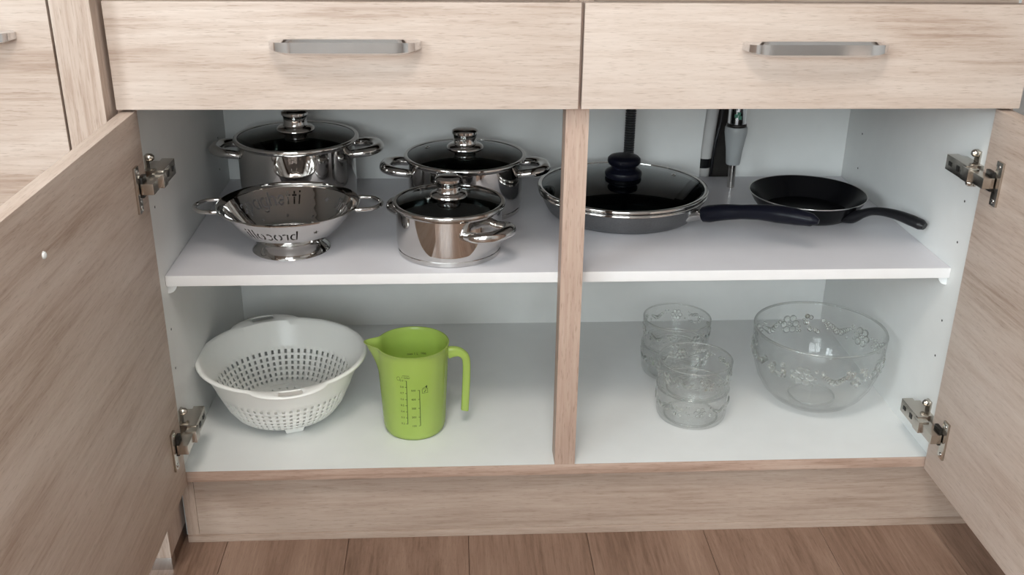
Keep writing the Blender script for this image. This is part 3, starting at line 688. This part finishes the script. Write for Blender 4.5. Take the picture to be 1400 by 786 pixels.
for x_, za, zb_, labs, tw in ((-.0085, .034, .1135, ['0.2', '0.3', '0.4', '0.5', '0.6', '0.7', '0.8', '0.9'], .0045), (.0115, .0300, .0960, ['100', '200', '300', '400', '500'], .0065)):
    for q in range(10):
        a, b = za+(zb_-za)*q/10, za+(zb_-za)*(q+1)/10; wrap([rect(x_-.00045, x_+.00045, a, b)], PHI, 0)
    for q, s_ in enumerate(labs):
        z_ = za+(zb_-za)*q/(len(labs)-1); hbar(PHI, x_-.0028, x_, z_); txt(s_, .0048, PHI, x_-tw-.0032, z_)
txt('1 Liter', .0052, PHI, -.0095, .1190); hbar(PHI, -.0150, -.004, .1225, .0006)
# drop and bag symbols beside the scales
for q in range(9):
    a = 2*PI*q/9; wrap([[( -.0215+.0026*math.cos(a)+.0007*math.cos(b), .0032*math.sin(a)+.0007*math.sin(b)) for b in (0, 1.57, 3.14, 4.71)]], PHI, .1165)
for r_ in (rect(.0155, .0160, -.004, .004), rect(.0245, .0250, -.004, .004), rect(.0155, .0250, -.004, -.0035), rect(.0155, .0250, .0035, .004)): wrap([r_], PHI, .0935)
wrap([[(.0185, -.002), (.0195, -.0025), (.0222, .0015), (.0214, .002)]], PHI, .0935)
wrap([[(.0158, .0050), (.0163, .0045), (.0232, .0080), (.0228, .0086)], [(.0215, .0052), (.0235, .0048), (.0240, .0092), (.0222, .0096)]], PHI, .0935)
txt('max 1 L', .0060, 90, -.003, .1060, True); txt('1000', .0050, 90, .016, .1075, True)
link('printed_scale', tomesh(prb, 'printed_scale'), INK, jg)

# ------------------------------------------------------------------ pressed glass bowls
def glass_bowl(prof, seg, bumps, foot_r, wall):
    """prof: outer (r,z) from the foot to the lip; bumps: list of (angle, z, radius, height) relief"""
    d_ = []
    for (r0, z0), (r1, z1) in zip(prof, prof[1:]):
        m_ = max(1, int(math.hypot(r1-r0, z1-z0)/.0016)); d_ += [(r0+(r1-r0)*q/m_, z0+(z1-z0)*q/m_) for q in range(m_)]
    d_.append(prof[-1])
    bm = bmesh.new(); RG = []
    for r, z in d_:
        ring = []
        for i in range(seg):
            a = 2*PI*i/seg; h_ = 0
            for ba, bz, br, bh in bumps:
                if abs(z-bz) < br:
                    da = ((a-ba+PI) % (2*PI)-PI)*r
                    q = 1-(da*da+(z-bz)**2)/(br*br)
                    if q > 0: h_ = max(h_, bh*math.sqrt(q))
            ring.append(bm.verts.new(((r+h_)*math.cos(a), (r+h_)*math.sin(a), z)))
        RG.append(ring)
    zin = wall*1.5
    rt_, zt_ = prof[-1]
    for r, z in [(rt_-wall*.3, zt_+wall*.25), (rt_-wall*.75, zt_+wall*.2), (rt_-wall, zt_-.0008)]: RG.append([bm.verts.new((r*math.cos(2*PI*i/seg), r*math.sin(2*PI*i/seg), z)) for i in range(seg)])
    for r, z in prof[-2:0:-1]:
        if z > zin+.004: RG.append([bm.verts.new(((r-wall)*math.cos(2*PI*i/seg), (r-wall)*math.sin(2*PI*i/seg), z)) for i in range(seg)])
    for fr__, dz in ((.86, .0012), (.5, 0)): RG.append([bm.verts.new((foot_r*fr__*math.cos(2*PI*i/seg), foot_r*fr__*math.sin(2*PI*i/seg), zin+dz)) for i in range(seg)])
    for A, B in zip(RG, RG[1:]):
        for i in range(seg): j = (i+1) % seg; bm.faces.new((A[i], A[j], B[j], B[i]))
    bm.faces.new(RG[-1]); 
    # recessed underside
    low = [bm.verts.new((foot_r*.84*math.cos(2*PI*i/seg), foot_r*.84*math.sin(2*PI*i/seg), 0)) for i in range(seg)]
    lo2 = [bm.verts.new((foot_r*.78*math.cos(2*PI*i/seg), foot_r*.78*math.sin(2*PI*i/seg), .0012)) for i in range(seg)]
    for A, B in ((low, RG[0]), (lo2, low)):
        for i in range(seg): j = (i+1) % seg; bm.faces.new((A[i], A[j], B[j], B[i]))
    bm.faces.new(lo2[::-1])
    return tomesh(bm, 'glass_bowl', 50)
def fruit_relief(zc, r, n, size, seed):
    rnd = random.Random(seed); out = []
    for k_ in range(n):
        a = 2*PI*k_/n + rnd.uniform(-.05, .05)
        kind = k_ % 3
        if kind == 0:                # berry cluster
            for q in range(11): out.append((a+rnd.uniform(-1, 1)*size*1.0/r, zc+rnd.uniform(-1, 1)*size*.8, size*.24, size*.13))
        elif kind == 1:              # flower: petals around a core
            for q in range(6): out.append((a+size*.62*math.cos(q*PI/3)/r, zc+size*.62*math.sin(q*PI/3), size*.36, size*.10))
            out.append((a, zc, size*.22, size*.15))
        else:                        # leaf pair
            for s_ in (-1, 1):
                for q in range(5): out.append((a+s_*size*(.2+.22*q)/r, zc+size*(.15*q-.3), size*(.34-.035*q), size*.09))
        for q in range(4): out.append((a+(PI/n)+rnd.uniform(-.5, .5)*size/r, zc+rnd.uniform(-.8, .8)*size, size*.14, size*.09))
    return out
def relief_mesh(prof, bumps):
    """low lens-shaped glass drops fused to the outside of the wall"""
    bm = bmesh.new(); zs_ = [p[1] for p in prof]; rs_ = [p[0] for p in prof]
    for a, z, br, bh in bumps:
        r = interp(zs_, rs_, z); sl = (interp(zs_, rs_, z+.002)-interp(zs_, rs_, z-.002))/.004
        up_ = Vector((sl*math.cos(a), sl*math.sin(a), 1)).normalized(); sd = Vector((-math.sin(a), math.cos(a), 0)); no_ = sd.cross(up_).normalized()
        c = Vector((r*math.cos(a), r*math.sin(a), z)); rg = []
        for f, h_ in ((1.0, -.35), (1.0, 0.0), (.82, .55), (.45, .9)):
            rg.append([bm.verts.new(c+sd*(br*f*math.cos(t))+up_*(br*f*math.sin(t))+no_*(bh*1.5*h_)) for t in [2*PI*i/10 for i in range(10)]])
        tip = bm.verts.new(c+no_*bh*1.5)
        for A, B in zip(rg, rg[1:]):
            for i in range(10): bm.faces.new((A[i], A[(i+1) % 10], B[(i+1) % 10], B[i]))
        for i in range(10): bm.faces.new((rg[-1][i], rg[-1][(i+1) % 10], tip))
        bm.faces.new(rg[0][::-1])
    return tomesh(bm, 'relief_pattern', 60)
BIGP = [(.050, .0006), (.057, .0028), (.071, .0115), (.085, .026), (.0965, .046), (.1040, .069), (.1080, .092), (.1097, .115), (.1103, .1335)]
big = glass_bowl(BIGP, 128, [], .050, .0035); big_rel = relief_mesh(BIGP, fruit_relief(.093, .107, 15, .0185, 3))
b_ = link('glass_bowl', big, BOWLGLASS, None, (.4545, .1940, Z0)); b_['label'] = 'large clear glass salad bowl with raised fruit pattern'; b_['category'] = 'bowl'
link('relief_pattern', big_rel, RELIEFGLASS, b_)
def ring_mesh(name, R_, z_, t_, seg=96): return tomesh(lathe_bm([(R_+t_*math.cos(q*PI/4), z_+t_*math.sin(q*PI/4)) for q in range(8)], seg, True), name, 60)
link('lip', ring_mesh('lip', .1088, .1345, .0021), RELIEFGLASS, b_); link('foot_ring', ring_mesh('foot_ring', .0385, .0085, .0016), RELIEFGLASS, b_)
lip_s = ring_mesh('lip', .0594, .0572, .0014, 72); foot_s = ring_mesh('foot_ring', .0440, .0022, .0016, 72)
for m_ in (lip_s, foot_s): m_.materials.append(RELIEFGLASS)
SMP = [(.0470, .0004), (.0520, .0014), (.0552, .0030), (.0568, .0060), (.0577, .0098), (.0586, .0200), (.0593, .0310), (.0600, .0440), (.0606, .0565)]
small = glass_bowl(SMP, 96, [], .0470, .0026); small_rel = relief_mesh(SMP, fruit_relief(.0360, .0594, 10, .0110, 5)); small_rel.materials.append(RELIEFGLASS)
GS = 'small pressed glass dessert bowls'
for x_, y_, z_, lab, rz in ((.2310, .1450, 0, 'lower small glass bowl of the stack at the cabinet front', .3), (.2320, .1445, .0495, 'upper small glass bowl stacked at the cabinet front', 1.1),
                            (.2330, .3050, 0, 'lower small glass bowl of the stack near the back panel', 2.0), (.2340, .3055, .0495, 'upper small glass bowl stacked near the back panel', .7)):
    o = link('dessert_bowl', small, None, None, (x_, y_, Z0+z_), (0, 0, rz)); o['label'] = lab; o['category'] = 'bowl'; o['group'] = GS
    link('relief_pattern', small_rel, None, o); link('lip', lip_s, None, o); link('foot_ring', foot_s, None, o)
small.materials.append(BOWLGLASS)
